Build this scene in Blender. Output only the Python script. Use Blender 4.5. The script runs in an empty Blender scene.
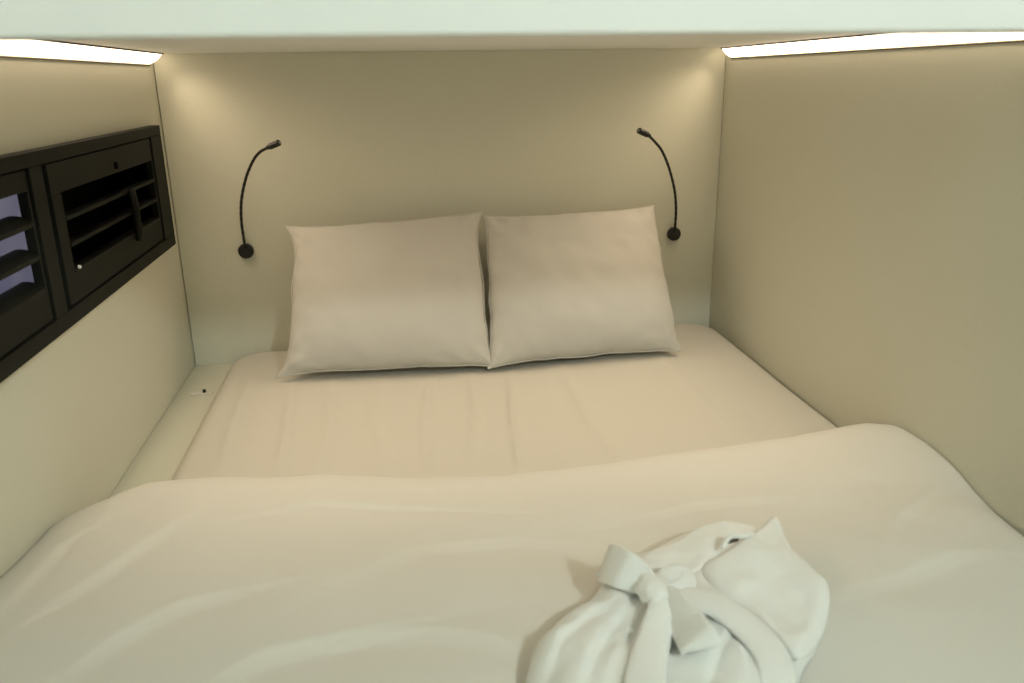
import bpy, bmesh, math, random
import numpy as np
from mathutils import Vector, Matrix, noise

sc = bpy.context.scene
C = sc.collection
random.seed(4)

# ------------------------------------------------------------------ camera, light, exposure
Z0 = 0.60                                   # height of the bed top above the floor
W = 1.60                                    # width of the pod between its side walls
CAM = np.array([0.6040, -2.4259, 0.7624 + Z0])
F = 822.4
_yaw, _pit, _rol = 0.1436, 0.3111, -0.0146
FW = np.array([math.sin(_yaw)*math.cos(_pit), math.cos(_yaw)*math.cos(_pit), -math.sin(_pit)])
_r = np.array([math.cos(_yaw), -math.sin(_yaw), 0.0]); _u = np.cross(_r, FW)
RT = math.cos(_rol)*_r + math.sin(_rol)*_u
UP = -math.sin(_rol)*_r + math.cos(_rol)*_u
cd = bpy.data.cameras.new('camera'); cam = bpy.data.objects.new('camera', cd); C.objects.link(cam)
cd.sensor_width = 36.0; cd.lens = F*36.0/1024.0; cd.clip_start = 0.02
cd.dof.use_dof = True; cd.dof.focus_distance = 2.25; cd.dof.aperture_fstop = 5.0
m = Matrix((RT, UP, -FW)).transposed().to_4x4(); m.translation = Vector(CAM); cam.matrix_world = m
sc.camera = cam

world = bpy.data.worlds.new('world'); sc.world = world; world.use_nodes = True
world.node_tree.nodes['Background'].inputs[0].default_value = (0.8, 0.9, 1.0, 1)
world.node_tree.nodes['Background'].inputs[1].default_value = 0.0
sc.view_settings.view_transform = 'Standard'; sc.view_settings.look = 'None'
sc.view_settings.gamma = 1.0; sc.view_settings.use_curve_mapping = False
sc.view_settings.exposure = 0.0

LED_COL, LED_STR, LED_WATTS, LED_SPREAD = (1.0, 0.79, 0.56), 3.8, 1.95, 98.0   # diffuser glow; lensed strip's power and beam
ROOM_COL, ROOM_STR = (0.90, 1.0, 0.95), 410.0      # the cool globe lamp under the room ceiling, outside the pod

# ------------------------------------------------------------------ measuring helpers (points on real surfaces)
def ray(px, py): return FW + RT*(px-512)/F - UP*(py-341.5)/F
def onz(px, py, z):                         # z above the bed top, also in the result
    d = ray(px, py); return Vector(CAM + d*((z+Z0)-CAM[2])/d[2]) - Vector((0, 0, Z0))
def ony(px, py, y):
    d = ray(px, py); return Vector(CAM + d*(y-CAM[1])/d[1])

# ------------------------------------------------------------------ materials
def mat(name, col, rough=0.6, spec=0.3, bump=None, emis=None, var=0.0, metal=0.0, sheen=0.0):
    M = bpy.data.materials.new(name); M.use_nodes = True
    nt = M.node_tree; b = nt.nodes['Principled BSDF']
    b.inputs['Base Color'].default_value = (*col, 1); b.inputs['Roughness'].default_value = rough
    b.inputs['Specular IOR Level'].default_value = spec; b.inputs['Metallic'].default_value = metal
    if sheen: b.inputs['Sheen Weight'].default_value = sheen
    if emis:
        b.inputs['Emission Color'].default_value = (*emis[0], 1); b.inputs['Emission Strength'].default_value = emis[1]
    tc = nt.nodes.new('ShaderNodeTexCoord')
    if bump:
        scale, strength, dist = bump[:3]
        mp = nt.nodes.new('ShaderNodeMapping'); mp.inputs['Scale'].default_value = bump[3] if len(bump) > 3 else (1, 1, 1)
        nt.links.new(tc.outputs['Object'], mp.inputs['Vector'])
        n = nt.nodes.new('ShaderNodeTexNoise'); n.inputs['Scale'].default_value = scale; n.inputs['Detail'].default_value = 4
        nt.links.new(mp.outputs['Vector'], n.inputs['Vector'])
        bp = nt.nodes.new('ShaderNodeBump'); bp.inputs['Strength'].default_value = strength; bp.inputs['Distance'].default_value = dist
        nt.links.new(n.outputs['Fac'], bp.inputs['Height']); nt.links.new(bp.outputs['Normal'], b.inputs['Normal'])
    if var:
        n2 = nt.nodes.new('ShaderNodeTexNoise'); n2.inputs['Scale'].default_value = 160
        nt.links.new(tc.outputs['Object'], n2.inputs['Vector'])
        mx = nt.nodes.new('ShaderNodeMix'); mx.data_type = 'RGBA'
        mx.inputs['A'].default_value = (*[c*(1-var) for c in col], 1); mx.inputs['B'].default_value = (*[min(1, c*(1+var)) for c in col], 1)
        nt.links.new(n2.outputs['Fac'], mx.inputs['Factor']); nt.links.new(mx.outputs['Result'], b.inputs['Base Color'])
    return M

M_WALL = mat('cream_laminate', (0.70, 0.69, 0.575), 0.55, 0.3, (70, 0.12, 0.001, (1, 1, 6)), var=0.03)
M_BUNK = mat('white_lacquer', (0.91, 0.92, 0.905), 0.5, 0.3, (60, 0.05, 0.001))
M_ROOM = mat('room_paint', (0.30, 0.31, 0.30), 0.7, 0.2, (80, 0.1, 0.001))
M_FLOOR = mat('grey_vinyl', (0.35, 0.34, 0.32), 0.5, 0.3, (50, 0.1, 0.001), var=0.1)
M_LEDGE = mat('cream_ledge_laminate', (0.70, 0.69, 0.575), 0.6, 0.25, (70, 0.1, 0.001))
M_SHEET = mat('cream_cotton_sheet', (0.60, 0.57, 0.50), 0.85, 0.1, (260, 0.12, 0.001), sheen=0.1)
M_PILLOW = mat('white_cotton_pillowcase', (0.53, 0.515, 0.475), 0.85, 0.1, (260, 0.12, 0.001), sheen=0.1)
M_DUVET = mat('white_cotton_duvet', (0.72, 0.70, 0.645), 0.85, 0.1, (240, 0.12, 0.001), sheen=0.1)
M_ROBE = mat('white_terry_cloth', (0.87, 0.88, 0.86), 0.95, 0.05, (420, 0.4, 0.002), sheen=0.15)
M_BLACK = mat('matt_black_metal', (0.012, 0.012, 0.012), 0.45, 0.4, (200, 0.05, 0.0005))
M_VENT = mat('black_painted_wood', (0.0110, 0.0118, 0.0090), 0.6, 0.12, (40, 0.15, 0.001, (1, 8, 1)))
M_VOID = mat('black_void', (0.004, 0.004, 0.004), 0.9, 0.05, (40, 0.1, 0.001))
M_GAPLINE = mat('dark_profile_edge', (0.06, 0.05, 0.045), 0.5, 0.3, (90, 0.05, 0.0005))
M_PANE = mat('pale_glow_pane', (0.4, 0.4, 0.5), 0.4, 0.3, (30, 0.05, 0.001), emis=((0.6, 0.62, 1.0), 0.12))  # weak glow added so the pane shows pale inside the dark vent box
M_LED = mat('warm_led_diffuser', (0.9, 0.9, 0.88), 0.5, 0.2, (60, 0.02, 0.0005), emis=(LED_COL, LED_STR))
M_LENS = mat('lamp_lens', (0.25, 0.25, 0.24), 0.2, 0.5, (60, 0.02, 0.0005))
M_WHITE = mat('white_plastic', (0.85, 0.83, 0.78), 0.4, 0.4, (80, 0.03, 0.0005))
M_PLATE = mat('cream_plastic', (0.74, 0.72, 0.63), 0.5, 0.3, (80, 0.03, 0.0005))
M_TUBE = mat('cool_tube_diffuser', (0.9, 0.9, 0.9), 0.4, 0.2, (60, 0.02, 0.0005), emis=(ROOM_COL, ROOM_STR))
M_TAG = mat('grey_woven_tag', (0.10, 0.10, 0.095), 0.8, 0.1, (300, 0.2, 0.0005))

# ------------------------------------------------------------------ object helpers
def obj(name, bm, material, parent=None, smooth=False, loc=None):
    me = bpy.data.meshes.new(name); bmesh.ops.recalc_face_normals(bm, faces=bm.faces[:])
    bm.to_mesh(me); bm.free()
    if smooth:
        for p in me.polygons: p.use_smooth = True
    me.materials.append(material)
    o = bpy.data.objects.new(name, me); C.objects.link(o)
    if parent: o.parent = parent; o.matrix_parent_inverse = parent.matrix_basis.inverted()
    return o
def empty(name, loc):
    o = bpy.data.objects.new(name, None); C.objects.link(o); o.location = loc; o.empty_display_size = 0.05
    return o
def tag(o, label, cat, group=None):
    o['label'] = label; o['category'] = cat
    if group: o['group'] = group
    return o
def box(bm, x0, x1, y0, y1, z0, z1, bev=0.0, seg=2):
    r = bmesh.ops.create_cube(bm, size=1.0); vs = r['verts']
    for v in vs:
        v.co = Vector((x0+(v.co.x+.5)*(x1-x0), y0+(v.co.y+.5)*(y1-y0), z0+(v.co.z+.5)*(z1-z0)))
    if bev:
        es = list({e for v in vs for e in v.link_edges})
        bmesh.ops.bevel(bm, geom=es, offset=bev, segments=seg, affect='EDGES', profile=0.5)
def bx(*a, **k):
    bm = bmesh.new(); box(bm, *a, **k); return bm
def catmull(pts, n):
    P = [Vector(p) for p in pts]; P = [2*P[0]-P[1]] + P + [2*P[-1]-P[-2]]
    out = []
    for i in range(1, len(P)-2):
        for k in range(n):
            t = k/n; a, b, c, d = P[i-1], P[i], P[i+1], P[i+2]
            out.append(0.5*((2*b)+(c-a)*t+(2*a-5*b+4*c-d)*t*t+(3*b-a-3*c+d)*t**3))
    out.append(P[-2]); return out
def tube(bm, pts, rad, seg=12, caps=True):
    """round tube along a polyline; rad may be a list"""
    rings = []; n = len(pts); nrm = None
    for i, p in enumerate(pts):
        t = (pts[min(i+1, n-1)] - pts[max(i-1, 0)]).normalized()
        if nrm is None:
            nrm = t.orthogonal().normalized()
        nrm = (nrm - t*nrm.dot(t)).normalized(); bn = t.cross(nrm)
        r = rad[i] if isinstance(rad, (list, tuple)) else rad
        rings.append([bm.verts.new(p + nrm*math.cos(a)*r + bn*math.sin(a)*r) for a in [2*math.pi*k/seg for k in range(seg)]])
    for a, b in zip(rings, rings[1:]):
        for k in range(seg): bm.faces.new((a[k], a[(k+1) % seg], b[(k+1) % seg], b[k]))
    if caps: bm.faces.new(rings[0][::-1]); bm.faces.new(rings[-1])
def fbm(x, y, z=0.0, s=1.0, o=3):
    return noise.fractal(Vector((x*s, y*s, z)), 0.8, 2.0, o, noise_basis='PERLIN_ORIGINAL')
def smooth(a, b, x):
    t = min(1.0, max(0.0, (x-a)/(b-a))); return t*t*(3-2*t)
def interp(xs, ys, x):
    return float(np.interp(x, xs, ys))
def seg_dist(x, y, pts):
    """distance to a polyline, signed by side, and the position along it 0..1"""
    best = (9, 0, 0); n = len(pts)-1
    for i in range(n):
        ax, ay = pts[i]; bx_, by_ = pts[i+1]; dx, dy = bx_-ax, by_-ay
        L = dx*dx+dy*dy; t = max(0, min(1, ((x-ax)*dx+(y-ay)*dy)/L))
        qx, qy = x-(ax+dx*t), y-(ay+dy*t); d = math.hypot(qx, qy)
        if d < best[0]: best = (d, 1 if dx*qy-dy*qx > 0 else -1, (i+t)/n)
    return best
def crease(x, y, pts, amp, w):
    d, s, t = seg_dist(x, y, pts)
    if d > 4*w: return 0.0
    fade = math.sin(math.pi*min(1, max(0, 0.04+0.92*t)))**0.6
    return amp*fade*math.exp(-(d/w)**2)
def fold(x, y, pts, amp, w):
    """a step: high just on the left of the line, falling away softly, low on the right"""
    d, s, t = seg_dist(x, y, pts)
    if d > 6*w: return 0.0
    fade = math.sin(math.pi*min(1, max(0, 0.04+0.92*t)))**0.6
    return amp*fade*(math.exp(-(d/(2.4*w))**2) if s > 0 else -0.7*math.exp(-(d/w)**2))*smooth(0, 0.35*w, d)

# ================================================================== THE SETTING
ZC = 0.8346; RH = 1.82                      # underside of the upper bunk, room ceiling (above the bed top)
YEND = -4.60
def struct(name, bm, M): 
    o = obj(name, bm, M); o['kind'] = 'structure'; return o
struct('floor', bx(-.05, W+.05, YEND-.05, .05, -.05, 0), M_FLOOR)
struct('ceiling', bx(-.05, W+.05, YEND-.05, .05, Z0+RH, Z0+RH+.05), M_ROOM)
struct('wall_back', bx(.0024, W-.0012, 0, .05, 0, Z0+RH), M_WALL)       # thin open joints in both back corners
struct('wall_front', bx(-.05, W+.05, YEND-.05, YEND, 0, Z0+RH), M_ROOM)
G = .05
struct('wall_right', bx(W, W+.05, YEND, G, 0, Z0+RH), M_WALL)
VY0, VY1, VZ0, VZ1 = -1.74, -0.12, 0.346, 0.657     # outline of the wall vent
bm = bmesh.new()
box(bm, -.05, 0, YEND, VY0+.04, 0, Z0+RH); box(bm, -.05, 0, VY1-.03, G, 0, Z0+RH)
box(bm, -.05, 0, VY0+.04, VY1-.03, 0, Z0+VZ0+.015); box(bm, -.05, 0, VY0+.04, VY1-.03, Z0+VZ1-.015, Z0+RH)
struct('wall_left', bm, M_WALL)

# upper bunk: the board above the head of the bed, with its rounded front
bm = bmesh.new()
FY, FZ = -1.55, 0.8025                       # front face and its lower edge
prof = [(-0.002, ZC), (FY+.030, ZC), (FY+.030, FZ+.004), (FY+.026, FZ)]
for k in range(0, 7):
    a = math.pi/2*k/6; prof.append((FY+.006-.006*math.sin(a), FZ+.006*(1-math.cos(a))))
prof += [(FY, ZC+.45), (FY+.02, ZC+.47), (-.002, ZC+.47)]
f0 = [bm.verts.new((0.001, y, z+Z0)) for y, z in prof]; f1 = [bm.verts.new((W-0.001, y, z+Z0)) for y, z in prof]
bm.faces.new(f0); bm.faces.new(f1[::-1])
for k in range(len(prof)):
    q = (k+1) % len(prof); bm.faces.new((f0[k], f0[q], f1[q], f1[k]))
tag(obj('upper_bunk', bm, M_BUNK), 'white board of the upper bunk running across above the bed', 'bunk')

# the cool globe lamp under the room ceiling, in front of the bunk (outside the photograph's frame)
LX, LY, LZ = 1.49, -3.40, Z0+1.67
t = empty('ceiling_light', (LX, LY, Z0+RH))
bm = bmesh.new(); tube(bm, [Vector((LX, LY, Z0+RH-.001)), Vector((LX, LY, Z0+RH-.02)), Vector((LX, LY, Z0+RH-.03)), Vector((LX, LY, LZ+.06))], [.05, .05, .03, .028], 28)
obj('ceiling_mount', bm, M_WHITE, t)
bm = bmesh.new(); bmesh.ops.create_uvsphere(bm, u_segments=32, v_segments=20, radius=.070, matrix=Matrix.Translation((LX, LY, LZ)))
obj('globe', bm, M_TUBE, t, smooth=True)
tag(t, 'small cool white globe lamp under the room ceiling in front of the bunk', 'ceiling light')

# ================================================================== LED STRIPS (45 degree corner profile)
def led(side, label):
    x0, s = (0.0, 1) if side == 'left' else (W, -1)
    ya, yb = -0.034, -1.25
    w, h = (0.036, 0.0268) if side == 'left' else (0.030, 0.0268)
    t = empty('led_strip_light', (x0, (ya+yb)/2, Z0+ZC))
    # cross-section: bulged diffuser between the wall edge and the ceiling edge
    A = (0.002, ZC-h); B = (w, ZC-0.002); sec = []
    for k in range(9):
        u = k/8; bx_ = A[0]+(B[0]-A[0])*u; bz = A[1]+(B[1]-A[1])*u; b = 0.0035*math.sin(math.pi*u)
        sec.append((bx_+b*0.6, bz-b*0.8))
    sec.append((0.002, ZC-0.002))
    bm = bmesh.new(); rings = []
    for y, k in ((ya, .86), (ya-.004, .96), (ya-.010, 1.0), (yb, 1.0)):
        cx, cz = w*.35, ZC-h*.4
        rings.append([bm.verts.new((x0+s*(cx+(px-cx)*k), y, Z0+cz+(pz-cz)*k)) for px, pz in sec])
    for a, b in zip(rings, rings[1:]):
        for k in range(len(sec)):
            q = (k+1) % len(sec); bm.faces.new((a[k], a[q], b[q], b[k]))
    bm.faces.new(rings[0]); bm.faces.new(rings[-1][::-1])
    obj('diffuser', bm, M_LED, t, smooth=False)
    a, b = sorted((x0+s*(w+.0005), x0+s*(w+.0040)))
    obj('profile_edge', bx(a, b, yb, ya-.004, Z0+ZC-.0032, Z0+ZC-.0002), M_GAPLINE, t)
    a, b = sorted((x0+s*.0005, x0+s*.0032))
    obj('profile_edge', bx(a, b, yb, ya-.004, Z0+ZC-h-.0045, Z0+ZC-h-.0018), M_GAPLINE, t)
    ld = bpy.data.lights.new('strip_lamp', 'AREA'); ld.shape = 'RECTANGLE'; ld.size = ya-yb-.012; ld.size_y = .034
    ld.energy = LED_WATTS; ld.color = LED_COL; ld.spread = math.radians(LED_SPREAD)
    lo = bpy.data.objects.new('strip_lamp', ld); C.objects.link(lo); lo.parent = t; t.rotation_euler = (0, 0, 0)
    n = Vector((s*math.cos(math.radians(53)), 0, -math.sin(math.radians(53)))); ey = Vector((0, 1, 0)); ez = -n; exx = ey; eyy = ez.cross(exx)
    M4 = Matrix((exx, eyy, ez)).transposed().to_4x4(); M4.translation = Vector((s*w/2, 0, -h/2)) + n*.012
    lo.matrix_local = M4
    tag(t, label, 'strip light', 'strip lights under the upper bunk')
led('left', 'glowing warm strip light along the top of the left wall above the black vent')
led('right', 'glowing warm strip light along the top of the bare right wall')

# ================================================================== BED PLATFORM with its side ledge
ML, MR, MB, MF = 0.118, 1.597, -0.004, -2.02       # mattress outline
t = empty('bed_platform', (W/2, -1.0, 0))
obj('base', bx(.002, W-.002, -2.06, -.004, 0, Z0-.20, bev=.003), M_LEDGE, t)
obj('side_ledge', bx(.0004, ML-.006, -2.06, -.001, Z0-.20, Z0-.042, bev=.003), M_LEDGE, t)
tag(t, 'cream built-in bed platform with a narrow ledge along the left wall', 'bed platform')

# little cover plate on the ledge by the headboard wall
cp = onz(203, 394, -.042)
t = empty('cover_plate', (cp.x, cp.y, Z0-.042))
obj('plate', bx(cp.x-.034, cp.x+.026, cp.y-.008, cp.y+.008, Z0-.0419, Z0-.0375, bev=.0015), M_PLATE, t)
bm = bmesh.new(); bmesh.ops.create_cone(bm, cap_ends=True, segments=16, radius1=.0048, radius2=.004, depth=.008, matrix=Matrix.Translation((cp.x+.004, cp.y+.001, Z0-.0338)))
obj('screw', bm, M_BLACK, t, smooth=False)
tag(t, 'small white cover plate with a dark screw on the left ledge beside the bed head', 'cover plate')

# ================================================================== MATTRESS with fitted sheet
def rounded_rect(x0, x1, y0, y1, r, n):
    P = []
    for cx, cy, a0 in ((x1-r, y1-r, 0), (x0+r, y1-r, 90), (x0+r, y0+r, 180), (x1-r, y0+r, 270)):
        for k in range(13):
            a = math.radians(a0+90*k/12); P.append((cx+r*math.cos(a), cy+r*math.sin(a)))
    P.append(P[0]); L = [0]
    for a, b in zip(P, P[1:]): L.append(L[-1]+math.hypot(b[0]-a[0], b[1]-a[1]))
    return [(interp(L, [p[0] for p in P], L[-1]*k/n), interp(L, [p[1] for p in P], L[-1]*k/n)) for k in range(n)]
def pts2(pl, z): return [tuple(onz(a, b, z)[:2]) for a, b in pl]
SHEET_FOLDS = [pts2(p, 0) for p in ([(292, 385), (288, 430), (278, 476)], [(430, 378), (425, 420), (428, 470)],
    [(333, 380), (330, 430), (318, 474)], [(510, 372), (512, 420), (520, 470)], [(560, 368), (590, 420), (620, 460)],
    [(250, 380), (232, 430), (222, 474)], [(660, 360), (700, 400), (735, 440)], [(470, 374), (476, 420), (470, 468)],
    [(380, 380), (372, 420), (385, 470)])]
def sheet_z(x, y):
    z = 0.019*smooth(.7, 1.4, x)*smooth(-.75, -.1, y) + 0.004*fbm(x, y, 3.1, 1.8) + 0.0014*fbm(x*3.2, y*0.55, 1.7, 3.0, 2)
    for i, p in enumerate(SHEET_FOLDS):
        z += 3.0*crease(x, y, p, (0.0042, 0.0042, 0.003, 0.003, 0.0025, 0.003, 0.002, 0.0025, 0.0025)[i], (0.010, 0.008, 0.012, 0.010, 0.013, 0.012, 0.014, 0.008, 0.009)[i])
    return z
t = empty('mattress', ((ML+MR)/2, (MB+MF)/2, Z0-.20))
obj('core', bx(ML+.012, MR-.012, MF+.012, MB-.012, Z0-.199, Z0-.030, bev=.02), M_SHEET, t)
bm = bmesh.new(); N = 420; RR = 0.042
B = rounded_rect(ML, MR, MF, MB, 0.085, N); cx, cy = (ML+MR)/2, -0.75
rings = []
for z in (-.195, -.15, -.10): rings.append([bm.verts.new((x, y, Z0+z)) for x, y in B])
def inset(p, d):
    v = Vector((cx-p[0], cy-p[1])); sx = (cx-p[0])/max(abs(cx-p[0]), 1e-6)
    fx = (MR-ML)/2; return (p[0]+(cx-p[0])*d/fx, p[1]+(cy-p[1])*d/(0.72 if p[1] > cy else 1.27))
for k in range(0, 9):
    a = math.pi/2*k/8; d = RR*(1-math.cos(a)); z = -RR + RR*math.sin(a)
    ring = []
    for p in B:
        q = inset(p, d); ring.append(bm.verts.new((q[0], q[1], Z0+z+sheet_z(*q)*k/8)))
    rings.append(ring)
d0 = RR/0.734
for k in range(1, 60):
    f = d0 + (0.985-d0)*k/59; ring = []
    for p in B:
        fy = 0.72 if p[1] > cy else 1.27
        base = inset(p, RR); g = (k/59)
        q = (base[0]+(cx-base[0])*g*0.985, base[1]+(cy-base[1])*g*0.985)
        ring.append(bm.verts.new((q[0], q[1], Z0+sheet_z(*q))))
    rings.append(ring)
for a, b in zip(rings, rings[1:]):
    for k in range(N): bm.faces.new((a[k], a[(k+1) % N], b[(k+1) % N], b[k]))
bm.faces.new(rings[-1])
obj('fitted_sheet', bm, M_SHEET, t, smooth=True)
tag(t, 'double mattress in a smooth cream fitted sheet filling the pod', 'mattress')

# ================================================================== PILLOWS
def pillow(name, label, TL, TR, BR, BL, T, seed, pl, pr):
    """corners in space; cushion bulging to both sides of them"""
    n = 56
    def base(u, v):
        a, b = (u+1)/2, (v+1)/2
        return (BL*(1-a)+BR*a)*(1-b) + (TL*(1-a)+TR*a)*b
    nrm = ((BR-BL).cross(TL-BL)).normalized()
    if nrm.y > 0: nrm = -nrm
    ex = (BR-BL).normalized(); ez = nrm.cross(ex); ez = ez if ez.z > 0 else -ez
    def edge_pull(u, v):
        px_ = -u*abs(u)**3*(pl if u < 0 else pr)*(1-abs(v)**7) ; pv = -v*abs(v)**3*0.012*(1-abs(u)**5)
        wv = 0.004*fbm(u*2+seed, v*2, seed, 1.6)
        return ex*(px_ + wv*abs(u)**6) + ez*(pv + 0.0025*fbm(u*1.3, seed*1.7, v, 2.0)*abs(v)**6)
    def thick(u, v):
        q = max(0, (1-abs(u)**2.4))*max(0, (1-abs(v)**2.6))
        return T*0.5*q**0.50*(1+0.10*fbm(u*1.1, v*1.1, seed, 1.0) - 0.12*v)
    def wr(u, v):
        e = max(abs(u), abs(v))
        r = 0.0030*fbm(u*2.6+v*1.2, v*2.0, seed+5, 1.4)
        # short gathers running in from the seam
        r += 0.0034*math.sin(u*23+3*fbm(u, v, seed, 2))*smooth(.72, .97, abs(v))*(1-smooth(.97, 1, abs(v)))
        r += 0.0028*math.sin(v*19+3*fbm(u, v, seed+2, 2))*smooth(.78, .97, abs(u))*(1-smooth(.97, 1, abs(u)))
        # diagonal drag lines towards the corners
        r += 0.0040*math.sin((abs(u)-abs(v))*16+seed)*smooth(.6, .95, abs(u))*smooth(.55, .9, abs(v))*(1-smooth(.93, 1, e))
        return r
    bm = bmesh.new(); grid = {}
    for side in (1, -1):
        for i in range(n+1):
            for j in range(n+1):
                u = math.sin((2*i/n-1)*math.pi/2); v = math.sin((2*j/n-1)*math.pi/2)
                rim = i in (0, n) or j in (0, n)
                if rim and side == -1: grid[side, i, j] = grid[1, i, j]; continue
                p = base(u, v) + edge_pull(u, v)
                if not rim: p = p + nrm*side*(thick(u, v) + (wr(u, v) if side == 1 else 0)*min(1, 14*(1-max(abs(u), abs(v)))))
                grid[side, i, j] = bm.verts.new(p)
    for side in (1, -1):
        for i in range(n):
            for j in range(n):
                bm.faces.new((grid[side, i, j], grid[side, i+1, j], grid[side, i+1, j+1], grid[side, i, j+1]))
    rimpts = []
    for k in range(4*n):
        s, r = divmod(k, n)
        i, j = ((r, 0), (n, r), (n-r, n), (0, n-r))[s]
        rimpts.append(grid[1, i, j].co.copy())
    o = obj(name, bm, M_PILLOW, None, smooth=True)
    bm = bmesh.new(); out = []
    c = base(0, 0)
    for k, p in enumerate(rimpts):
        d = (p-c).normalized(); out.append(p + d*(0.0015+0.0025*noise.noise(Vector((k*.19, seed, 0)))))
    out.append(out[0]); out.append(out[1])
    tube(bm, out, 0.0026, 8)
    obj('seam_piping', bm, M_PILLOW, o, smooth=True)
    tag(o, label, 'pillow', 'pillows at the head of the bed')
    return o
def top(px, py, y=-.075): return ony(px, py, y)
def bot(px, py, z=.016): return onz(px, py, z) + Vector((0, 0, Z0))
pillow('pillow', 'white pillow leaning on the back wall, the one nearer the black wall vent',
       top(286, 227), top(482, 212), bot(498, 367), bot(278, 377), 0.135, 1.3, .030, .021)
pillow('pillow', 'white pillow leaning on the back wall, the one nearer the bare right wall',
       top(484, 216), top(653, 206), bot(680, 351, .029), bot(489, 368), 0.140, 6.1, .009, .006)

# ================================================================== READING LAMPS
def reading_lamp(bpx, arm, head, r, label):
    b = ony(bpx[0], bpx[1], -.006)
    t = empty('reading_lamp', (b.x, 0, b.z))
    bm = bmesh.new(); R = Matrix.Rotation(math.radians(90), 4, 'X')
    tube(bm, [Vector((b.x, -.0006, b.z)), Vector((b.x, -.010, b.z)), Vector((b.x, -.0125, b.z)), Vector((b.x, -.0135, b.z))], [r, r, r*.94, r*.82], 40)
    obj('wall_base', bm, M_BLACK, t, smooth=False)
    pts = [Vector((b.x, -.012, b.z+r*.35))]
    n = len(arm)
    for k, (ax, ay) in enumerate(arm): pts.append(ony(ax, ay, -.016-.085*((k+1)/n)**1.4))
    cv = catmull(pts, 10)
    bm = bmesh.new(); tube(bm, cv, [0.0040+0.0004*math.sin(i*2.4) for i in range(len(cv))], 10)
    obj('gooseneck', bm, M_BLACK, t, smooth=True)
    h0 = cv[-1]; h1 = ony(head[0], head[1], -.115); d = (h1-h0).normalized()
    bm = bmesh.new()
    tube(bm, [h0-d*.006, h0-d*.002, h0+d*.004, h0+d*.006, h1-d*.002, h1], [.0045, .0062, .0072, .0086, .0086, .0074], 18)
    hd = obj('lamp_head', bm, M_BLACK, t, smooth=False)
    bm = bmesh.new(); tube(bm, [h1-d*.001, h1+d*.0012], [.0055, .005], 16)
    obj('lens', bm, M_LENS, hd)
    tag(t, label, 'reading lamp', 'gooseneck reading lamps on the back wall')
reading_lamp((246, 251), [(241.5, 222), (241.5, 200), (246, 178), (253, 161), (260, 152), (268.5, 147.2)], (279.5, 142.5), .0215,
             'black gooseneck reading lamp above the left pillow, its arm bent towards the right')
reading_lamp((674, 234), [(676, 210), (674.5, 190), (669, 168), (662, 151), (655, 142), (648.5, 135.2)], (638.5, 130.3), .0207,
             'black gooseneck reading lamp beside the right wall, its arm bent towards the left')

# ================================================================== WALL VENT (black louvred panel unit)
t = empty('wall_vent', (0, (VY0+VY1)/2, Z0+VZ0))
X1 = 0.025
bm = bmesh.new()
box(bm, 0.001, X1, VY0, VY1, Z0+.633, Z0+VZ1, .0015); box(bm, 0.001, X1, VY0, VY1, Z0+VZ0, Z0+.375, .0015)
box(bm, 0.001, X1, -.217, VY1, Z0+.3752, Z0+.6328, .0015); box(bm, 0.001, X1, VY0, -1.657, Z0+.3752, Z0+.6328, .0015)
box(bm, 0.001, X1, -.965, -.912, Z0+.3752, Z0+.6328, .0015)
obj('frame', bm, M_VENT, t)
bm = bmesh.new()                              # closed dark box let into the wall
box(bm, -.130, -.120, VY0+.045, VY1-.035, Z0+VZ0+.018, Z0+VZ1-.018)
for y in (VY0+.045, VY1-.045): box(bm, -.120, -.001, y, y+.010, Z0+VZ0+.018, Z0+VZ1-.018)
for z in (VZ0+.018, VZ1-.028): box(bm, -.120, -.001, VY0+.055, VY1-.045, Z0+z, Z0+z+.010)
obj('housing', bm, M_VOID, t)
def louvre_panel(ya, yb, sa, sb, za, zb, name):
    """door panel ya..yb with a slotted opening sa..sb by za..zb"""
    bm = bmesh.new(); xa, xb = .006, .0215
    box(bm, xa, xb, ya, yb, Z0+zb, Z0+.6300, .001); box(bm, xa, xb, ya, yb, Z0+.3785, Z0+za, .001)
    if sa - ya > .003: box(bm, xa, xb, ya, sa, Z0+za+.0002, Z0+zb-.0002, .001)
    if yb - sb > .003: box(bm, xa, xb, sb, yb, Z0+za+.0002, Z0+zb-.0002, .001)
    o = obj('louvre_panel', bm, M_VENT, t)
    for k in range(3):
        z = za + (zb-za)*(k/3) + .004
        bm = bmesh.new(); sec = []
        for q in range(13):                   # curved blade, leaning inwards at its top
            u = q/12; sec.append((.0235-.036*u, z+.004*math.sin(math.pi*u)+(-.006 if name == 'near' else .012)*u))
        sec2 = [(x-.0015, zz-.0074) for x, zz in sec][::-1]; ring = sec+sec2
        A = [bm.verts.new((x, sa+.001, Z0+zz)) for x, zz in ring]; Bv = [bm.verts.new((x, sb-.001, Z0+zz)) for x, zz in ring]
        bm.faces.new(A); bm.faces.new(Bv[::-1])
        for q in range(len(ring)):
            w = (q+1) % len(ring); bm.faces.new((A[q], A[w], Bv[w], Bv[q]))
        obj('slat', bm, M_VENT, o, smooth=False)
    return o
rp = louvre_panel(-.884, -.221, -.838, -.230, .432, .577, 'near')
lp = louvre_panel(-1.652, -.971, -1.60, -.980, .432, .597, 'far')
bm = bmesh.new(); yc = -.452
tube(bm, [Vector((.029, yc, Z0+.534)), Vector((.031, yc, Z0+.50)), Vector((.031, yc, Z0+.44)), Vector((.029, yc, Z0+.418))], [.0075, .0085, .0085, .0070], 14)
obj('tilt_rod', bm, M_VENT, rp, smooth=True)
bm = bmesh.new(); bmesh.ops.create_cone(bm, cap_ends=True, segments=16, radius1=.0036, radius2=.0030, depth=.004, matrix=Matrix.Translation((.0245, -.822, Z0+.437)) @ Matrix.Rotation(math.pi/2, 4, 'Y'))
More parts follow.
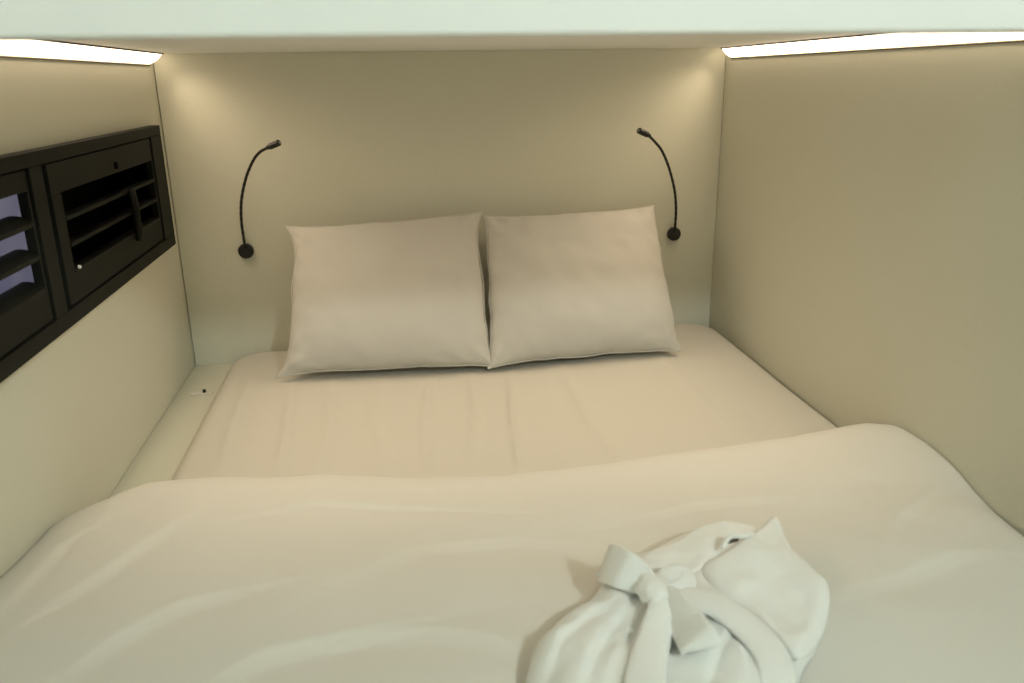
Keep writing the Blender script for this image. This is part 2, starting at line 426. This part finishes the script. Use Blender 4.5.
k = obj('knob', bm, M_WHITE, rp, smooth=False); k['label'] = 'tiny white knob'
obj('dark_notch', bx(.0208, .0260, -.520, -.508, Z0+.585, Z0+.600, bev=.001), M_VOID, rp)  # small dark hole stood in for by a black block, its shade as colour
obj('glow_pane', bx(-.060, -.054, -1.60, -.835, Z0+.40, Z0+.62), M_PANE, t)['label'] = 'pale bluish pane behind the slats'
tag(t, 'black louvred vent unit with two slatted panels set in the left wall', 'vent')

# ================================================================== DUVET
HX = [0.0, .10, .25, .45, .78, 1.0, 1.17, 1.35, 1.46, 1.54, 1.6]
HZ = [.060, .076, .080, .074, .055, .056, .064, .074, .076, .081, .083]
YX = [0.0, .06, .14, .30, .78, 1.17, 1.40, 1.50, 1.55, 1.6]
YF = [-1.035, -.99, -.962, -.970, -1.022, -.998, -.966, -.952, -.950, -.965]
DUV_FOLDS = [(pts2(p, .10), a, w) for p, a, w in (
    ([(215, 683), (270, 656), (340, 640), (420, 622)], .012, .020),
    ([(60, 683), (120, 640), (185, 606), (250, 590)], .010, .018),
    ([(45, 610), (100, 575), (150, 540), (200, 505)], .009, .016),
    ([(0, 610), (30, 575), (62, 535), (90, 520)], .007, .012),
    ([(370, 640), (430, 632), (480, 640), (520, 655)], .010, .018),
    ([(330, 590), (420, 545), (520, 530), (600, 540)], .006, .022),
    ([(240, 510), (310, 492), (400, 494), (520, 496)], .006, .010),
    ([(620, 512), (700, 495), (780, 492), (850, 505)], .005, .020),
    ([(880, 560), (905, 520), (935, 490), (955, 470)], .006, .014),
    ([(850, 600), (900, 585), (960, 560), (1005, 555)], .006, .018),
    ([(860, 470), (880, 500), (890, 530), (870, 560)], .005, .014))]
def duvet_top(x, y):
    """height of the duvet's upper surface above the bed top"""
    h = interp(HX, HZ, x)
    far = smooth(-1.05, -1.45, y) if False else smooth(0.0, 1.0, (-1.05-y)/0.45)
    h = h*(1-far) + (0.100+0.006*math.sin(x*5.0+1))*far
    h -= 0.018*math.exp(-x/.055)*(1-0.8*far)                                     # tucked against the left wall
    dr = W - x
    h -= interp([0, 1], [0.004, 0.070], smooth(0, 1, (-1.08-y)/0.38))*math.exp(-(dr/.060)**1.3)   # rolling down to the right wall
    h += 0.010*fbm(x*1.2+.7*y, y*2.0, 4.2, 1.8, 2) + 0.0022*fbm(x*2.6+y*2, y*2.6-x*1.4, 9.0, 2.4, 2)
    for p, a, w in DUV_FOLDS: h += fold(x, y, p, a*.50, w*2.2)
    return h
NX, NL, NY, ND = 230, 16, 170, 8
bm = bmesh.new(); rows = []
for i in range(NX+1):
    x = 0.004 + (W-0.008)*i/NX
    yf = interp(YX, YF, x); zb = 0.003 - 0.042*smooth(.16, .10, x) if False else (0.003 if x > .13 else 0.003-.042*smooth(0, 1, (.13-x)/.05))
    col = []
    yt = yf - 0.10                                     # where the lip has become the top surface
    for k in range(NL):
        a = -math.pi/2 + math.pi*k/NL
        ht = duvet_top(x, yt if k > NL/2 else yt)
        hz = (ht-zb)/2; wob = 0.006*fbm(x, a*.2, 2.0, 5.0, 2)
        yy = yt + (0.10+wob)*math.cos(a) if True else 0
        col.append((x, yy, zb+hz+hz*math.sin(a)))
    for k in range(NY+1):
        yy = yt + (-2.03-yt)*k/NY; col.append((x, yy, duvet_top(x, yy)))
    e = col[-1]
    for k in range(1, ND+1):
        a = math.pi/2*min(1, k/4); dn = max(0, k-4)*.07
        col.append((x, e[1]-.05*math.sin(a), e[2]-.05*(1-math.cos(a))-dn))
    rows.append([bm.verts.new((p[0], p[1], p[2]+Z0)) for p in col])
for a, b in zip(rows, rows[1:]):
    for k in range(len(a)-1): bm.faces.new((a[k], a[k+1], b[k+1], b[k]))
# side skirts so the puffed edge reads as a thick quilt from either side
for a, s in ((rows[0], 1), (rows[-1], -1)):
    low = [bm.verts.new((v.co.x+s*.004, v.co.y, min(v.co.z, Z0-.02))) for v in a]
    for k in range(len(a)-1): bm.faces.new((a[k], a[k+1], low[k+1], low[k]))
dv = obj('duvet', bm, M_DUVET, None, smooth=True)
tag(dv, 'thick white duvet folded back across the foot half of the bed', 'duvet')

# ================================================================== FOLDED BATHROBE
def star(pl, z, n=150, step=0.0):
    """closed smooth outline through picked points"""
    P = [onz(a, b, z) for a, b in pl]; P = P[-1:] + P + P[:2]; out = []
    P = [Vector(p) for p in P]; m = len(P)-3; per = max(2, n//m)
    for i in range(1, m+1):
        for k in range(per):
            t = k/per; a, b, c, d = P[i-1], P[i], P[i+1], P[i+2]
            q = 0.5*((2*b)+(c-a)*t+(2*a-5*b+4*c-d)*t*t+(3*b-a-3*c+d)*t**3); out.append((q.x, q.y))
    return out
def cushion(name, outline, basef, T, rimw, extra, material, parent, lift=0.0, rings=44, wob=0.0, centre=None):
    bm = bmesh.new(); n = len(outline)
    cx = centre[0] if centre else sum(p[0] for p in outline)/n; cy = centre[1] if centre else sum(p[1] for p in outline)/n
    R = []
    for k in range(rings+1):
        f = k/rings; s = 1-(1-math.cos(f*math.pi/2))*0.985 if False else 1-0.985*f**1.35
        ring = []
        for (px, py) in outline:
            L = math.hypot(px-cx, py-cy); w = 1+wob*noise.noise(Vector((px*28, py*28, 3)))
            x, y = cx+(px-cx)*s*w, cy+(py-cy)*s*w
            d = L*(1-s); e = min(1, d/rimw); prof = math.sqrt(max(0, 1-(1-e)**2))
            z = basef(x, y) + lift + T*prof + (extra(x, y) if extra else 0)*prof
            ring.append(bm.verts.new((x, y, z+Z0)))
        R.append(ring)
    low = []                                # underside follows whatever the piece lies on
    for k in range(14):
        f = 0.02+0.97*k/13
        low.append([bm.verts.new((px+(cx-px)*f, py+(cy-py)*f, Z0+basef(px+(cx-px)*f, py+(cy-py)*f)+lift-.001)) for px, py in outline])
    R = low[::-1]+R
    for a, b in zip(R, R[1:]):
        for k in range(n): bm.faces.new((a[k], a[(k+1) % n], b[(k+1) % n], b[k]))
    bm.faces.new(R[-1]); bm.faces.new(R[0][::-1])
    return obj(name, bm, material, parent, smooth=True)
ZR = 0.15
ROBE_FOLDS = [(pts2(p, ZR), a, w) for p, a, w in (
    ([(580, 683), (592, 650), (608, 622), (622, 606)], .012, .011),
    ([(628, 683), (634, 660), (640, 640), (650, 612)], .010, .010),
    ([(548, 660), (562, 632), (585, 612), (605, 600)], .007, .012), ([(606, 683), (618, 650), (628, 628), (640, 612)], .007, .009),
    ([(705, 683), (712, 660), (722, 640), (735, 622)], .008, .012),
    ([(745, 683), (748, 665), (742, 640), (730, 625)], .007, .012))]
def robe_extra(x, y):
    z = 0.012*fbm(x*2.0, y*2.0, 7.0, 3.0, 3) + 0.004*fbm(x, y, 1.0, 22.0, 2)
    for p, a, w in ROBE_FOLDS: z += fold(x, y, p, a*.62, w)
    return z
def robe_base(x, y): return duvet_top(x, y) + 0.002
OUT = [(527, 655), (540, 632), (562, 610), (588, 592), (603, 570), (612, 555), (640, 545), (672, 532), (705, 520), (732, 516), (760, 525),
       (788, 540), (806, 562), (824, 585), (826, 612), (812, 640), (800, 665), (792, 700), (770, 745), (700, 760), (610, 755), (545, 735), (525, 695)]
rc = onz(675, 640, ZR)
rb = empty('folded_bathrobe', (rc.x, rc.y, Z0+duvet_top(rc.x, rc.y)))
outline = star(OUT, ZR-.02, 190)
cushion('robe_body', outline, robe_base, .044, .050, robe_extra, M_ROBE, rb, wob=.03, centre=(rc.x, rc.y))
def body_top(x, y): return robe_base(x, y) + .042 + robe_extra(x, y)
# the two lapels laid over the body, meeting in a V at the neck
lap_l = star([(640, 552), (668, 536), (700, 522), (724, 516), (733, 524), (728, 545), (712, 560), (690, 572), (662, 570)], ZR, 120)
cushion('lapel', lap_l, body_top, .012, .016, lambda x, y: .004*fbm(x, y, 2.0, 12, 2), M_ROBE, rb, lift=-.006, rings=20)
lap_r = star([(700, 566), (728, 547), (752, 530), (773, 515), (782, 524), (795, 550), (812, 566), (829, 584), (828, 612), (812, 640), (795, 648), (772, 630), (748, 606), (722, 592)], ZR, 150)
cushion('lapel', lap_r, body_top, .020, .026, lambda x, y: .007*fbm(x, y, 5.0, 9, 2), M_ROBE, rb, lift=-.006, rings=30)
# belt and its bow
def ribbon(name, path, widths, thick, parent, n=10, twist=None, sag=None):
    """flat soft band following picked points (px, py, height)"""
    K = []
    for a, b, dz in path:                   # dz: height above the robe's surface
        q = onz(a, b, .15)
        for _ in range(3): q = onz(a, b, body_top(q.x, q.y)+dz)
        K.append(q)
    P = catmull(K, n); m = len(P)
    Wd = [interp([i/(len(widths)-1) for i in range(len(widths))], widths, k/(m-1)) for k in range(m)]
    tw = [interp([i/(len(twist)-1) for i in range(len(twist))], twist, k/(m-1)) if twist else 0 for k in range(m)]
    bm = bmesh.new(); R = []
    side0 = None
    for k, p in enumerate(P):
        t = (P[min(k+1, m-1)]-P[max(k-1, 0)]).normalized()
        side0 = t.cross(Vector((0, 0, 1))).normalized() if side0 is None else (side0 - t*side0.dot(t)).normalized()
        side = side0; up = side.cross(t)
        q = Matrix.Rotation(math.radians(tw[k]), 3, t); side = q @ side; up = q @ up
        ring = []
        for j in range(20):
            a = 2*math.pi*j/20; ca, sa = math.cos(a), math.sin(a)
            sx = math.copysign(abs(ca)**.75, ca)*Wd[k]/2; sy = math.copysign(abs(sa)**.8, sa)*thick*(0.55+.45*min(1, 1.6*min(k, m-1-k)/6+.2))
            puck = .12*thick*math.sin(j*3+k*.35)
            ring.append(bm.verts.new(p + side*sx + up*(sy+puck) + Vector((0, 0, Z0))))
        R.append(ring)
    for a, b in zip(R, R[1:]):
        for j in range(20): bm.faces.new((a[j], a[(j+1) % 20], b[(j+1) % 20], b[j]))
    bm.faces.new(R[0]); bm.faces.new(R[-1][::-1])
    return obj(name, bm, M_ROBE, parent, smooth=True)
belt = ribbon('belt', [(648, 596, .006), (664, 595, .012), (690, 598, .014), (722, 608, .012), (750, 630, .008), (771, 655, .002), (778, 690, -.012)],
              [.030, .038, .044, .046, .046, .044, .042], .007, rb)
ribbon('belt_bow_loop', [(656, 592, .012), (640, 584, .009), (622, 575, .008), (610, 567, .010), (606, 563, .017), (611, 564, .024), (624, 570, .027), (640, 579, .025), (654, 588, .020)],
       [.022, .034, .046, .050, .052, .052, .050, .040, .024], .0045, belt, twist=[0, 0, 0, -4, -10, -16, -16, -8, 0])
ribbon('belt_bow_loop', [(660, 590, .014), (672, 604, .009), (686, 624, .007), (697, 640, .008), (701, 646, .014), (697, 640, .021), (687, 624, .025), (674, 605, .024), (661, 591, .020)],
       [.022, .034, .044, .046, .048, .048, .046, .038, .024], .0045, belt, twist=[0, 0, 0, 4, 10, 12, 10, 5, 0])
ribbon('belt_bow_loop', [(655, 584, .018), (668, 575, .024), (681, 573, .025), (687, 581, .021), (679, 590, .016), (665, 592, .014)],
       [.018, .024, .026, .024, .024, .020], .005, belt, twist=[0, 15, 20, 10, 0, 0])
ribbon('belt_tail', [(660, 594, .022), (660, 612, .020), (655, 635, .014), (648, 662, .010), (644, 695, .006), (640, 725, .004)],
       [.026, .032, .038, .042, .046, .046], .006, belt)
kp = onz(654, 588, .165); kp.z = body_top(kp.x, kp.y)+.020
bm = bmesh.new(); bmesh.ops.create_icosphere(bm, subdivisions=4, radius=1)
for v in bm.verts:
    n_ = 1+.16*fbm(v.co.x, v.co.y, v.co.z, 2.2, 2)
    v.co = Vector((v.co.x*.021*n_, v.co.y*.030*n_, v.co.z*.014*n_)) + kp + Vector((0, 0, Z0))
obj('belt_knot', bm, M_ROBE, belt, smooth=True)
# small dark woven tag at the neck, inside the V
g = onz(733, 535, .155); zz = body_top(g.x, g.y)
bm = bmesh.new(); tube(bm, catmull([onz(722, 548, .158), onz(730, 537, .164), onz(744, 536, .164), onz(752, 534, .156)], 8), .0035, 8)
bmesh.ops.translate(bm, verts=bm.verts, vec=(0, 0, Z0))
obj('hanging_loop', bm, M_ROBE, rb, smooth=True)
bm = bmesh.new(); box(bm, g.x-.012, g.x+.012, g.y-.006, g.y+.006, Z0+zz-.002, Z0+zz+.003, .001)
obj('neck_tag', bm, M_TAG, rb)['label'] = 'small dark tag'
tag(rb, 'white folded bathrobe with its belt tied in a bow on the duvet', 'bathrobe')
bpy.context.view_layer.update()
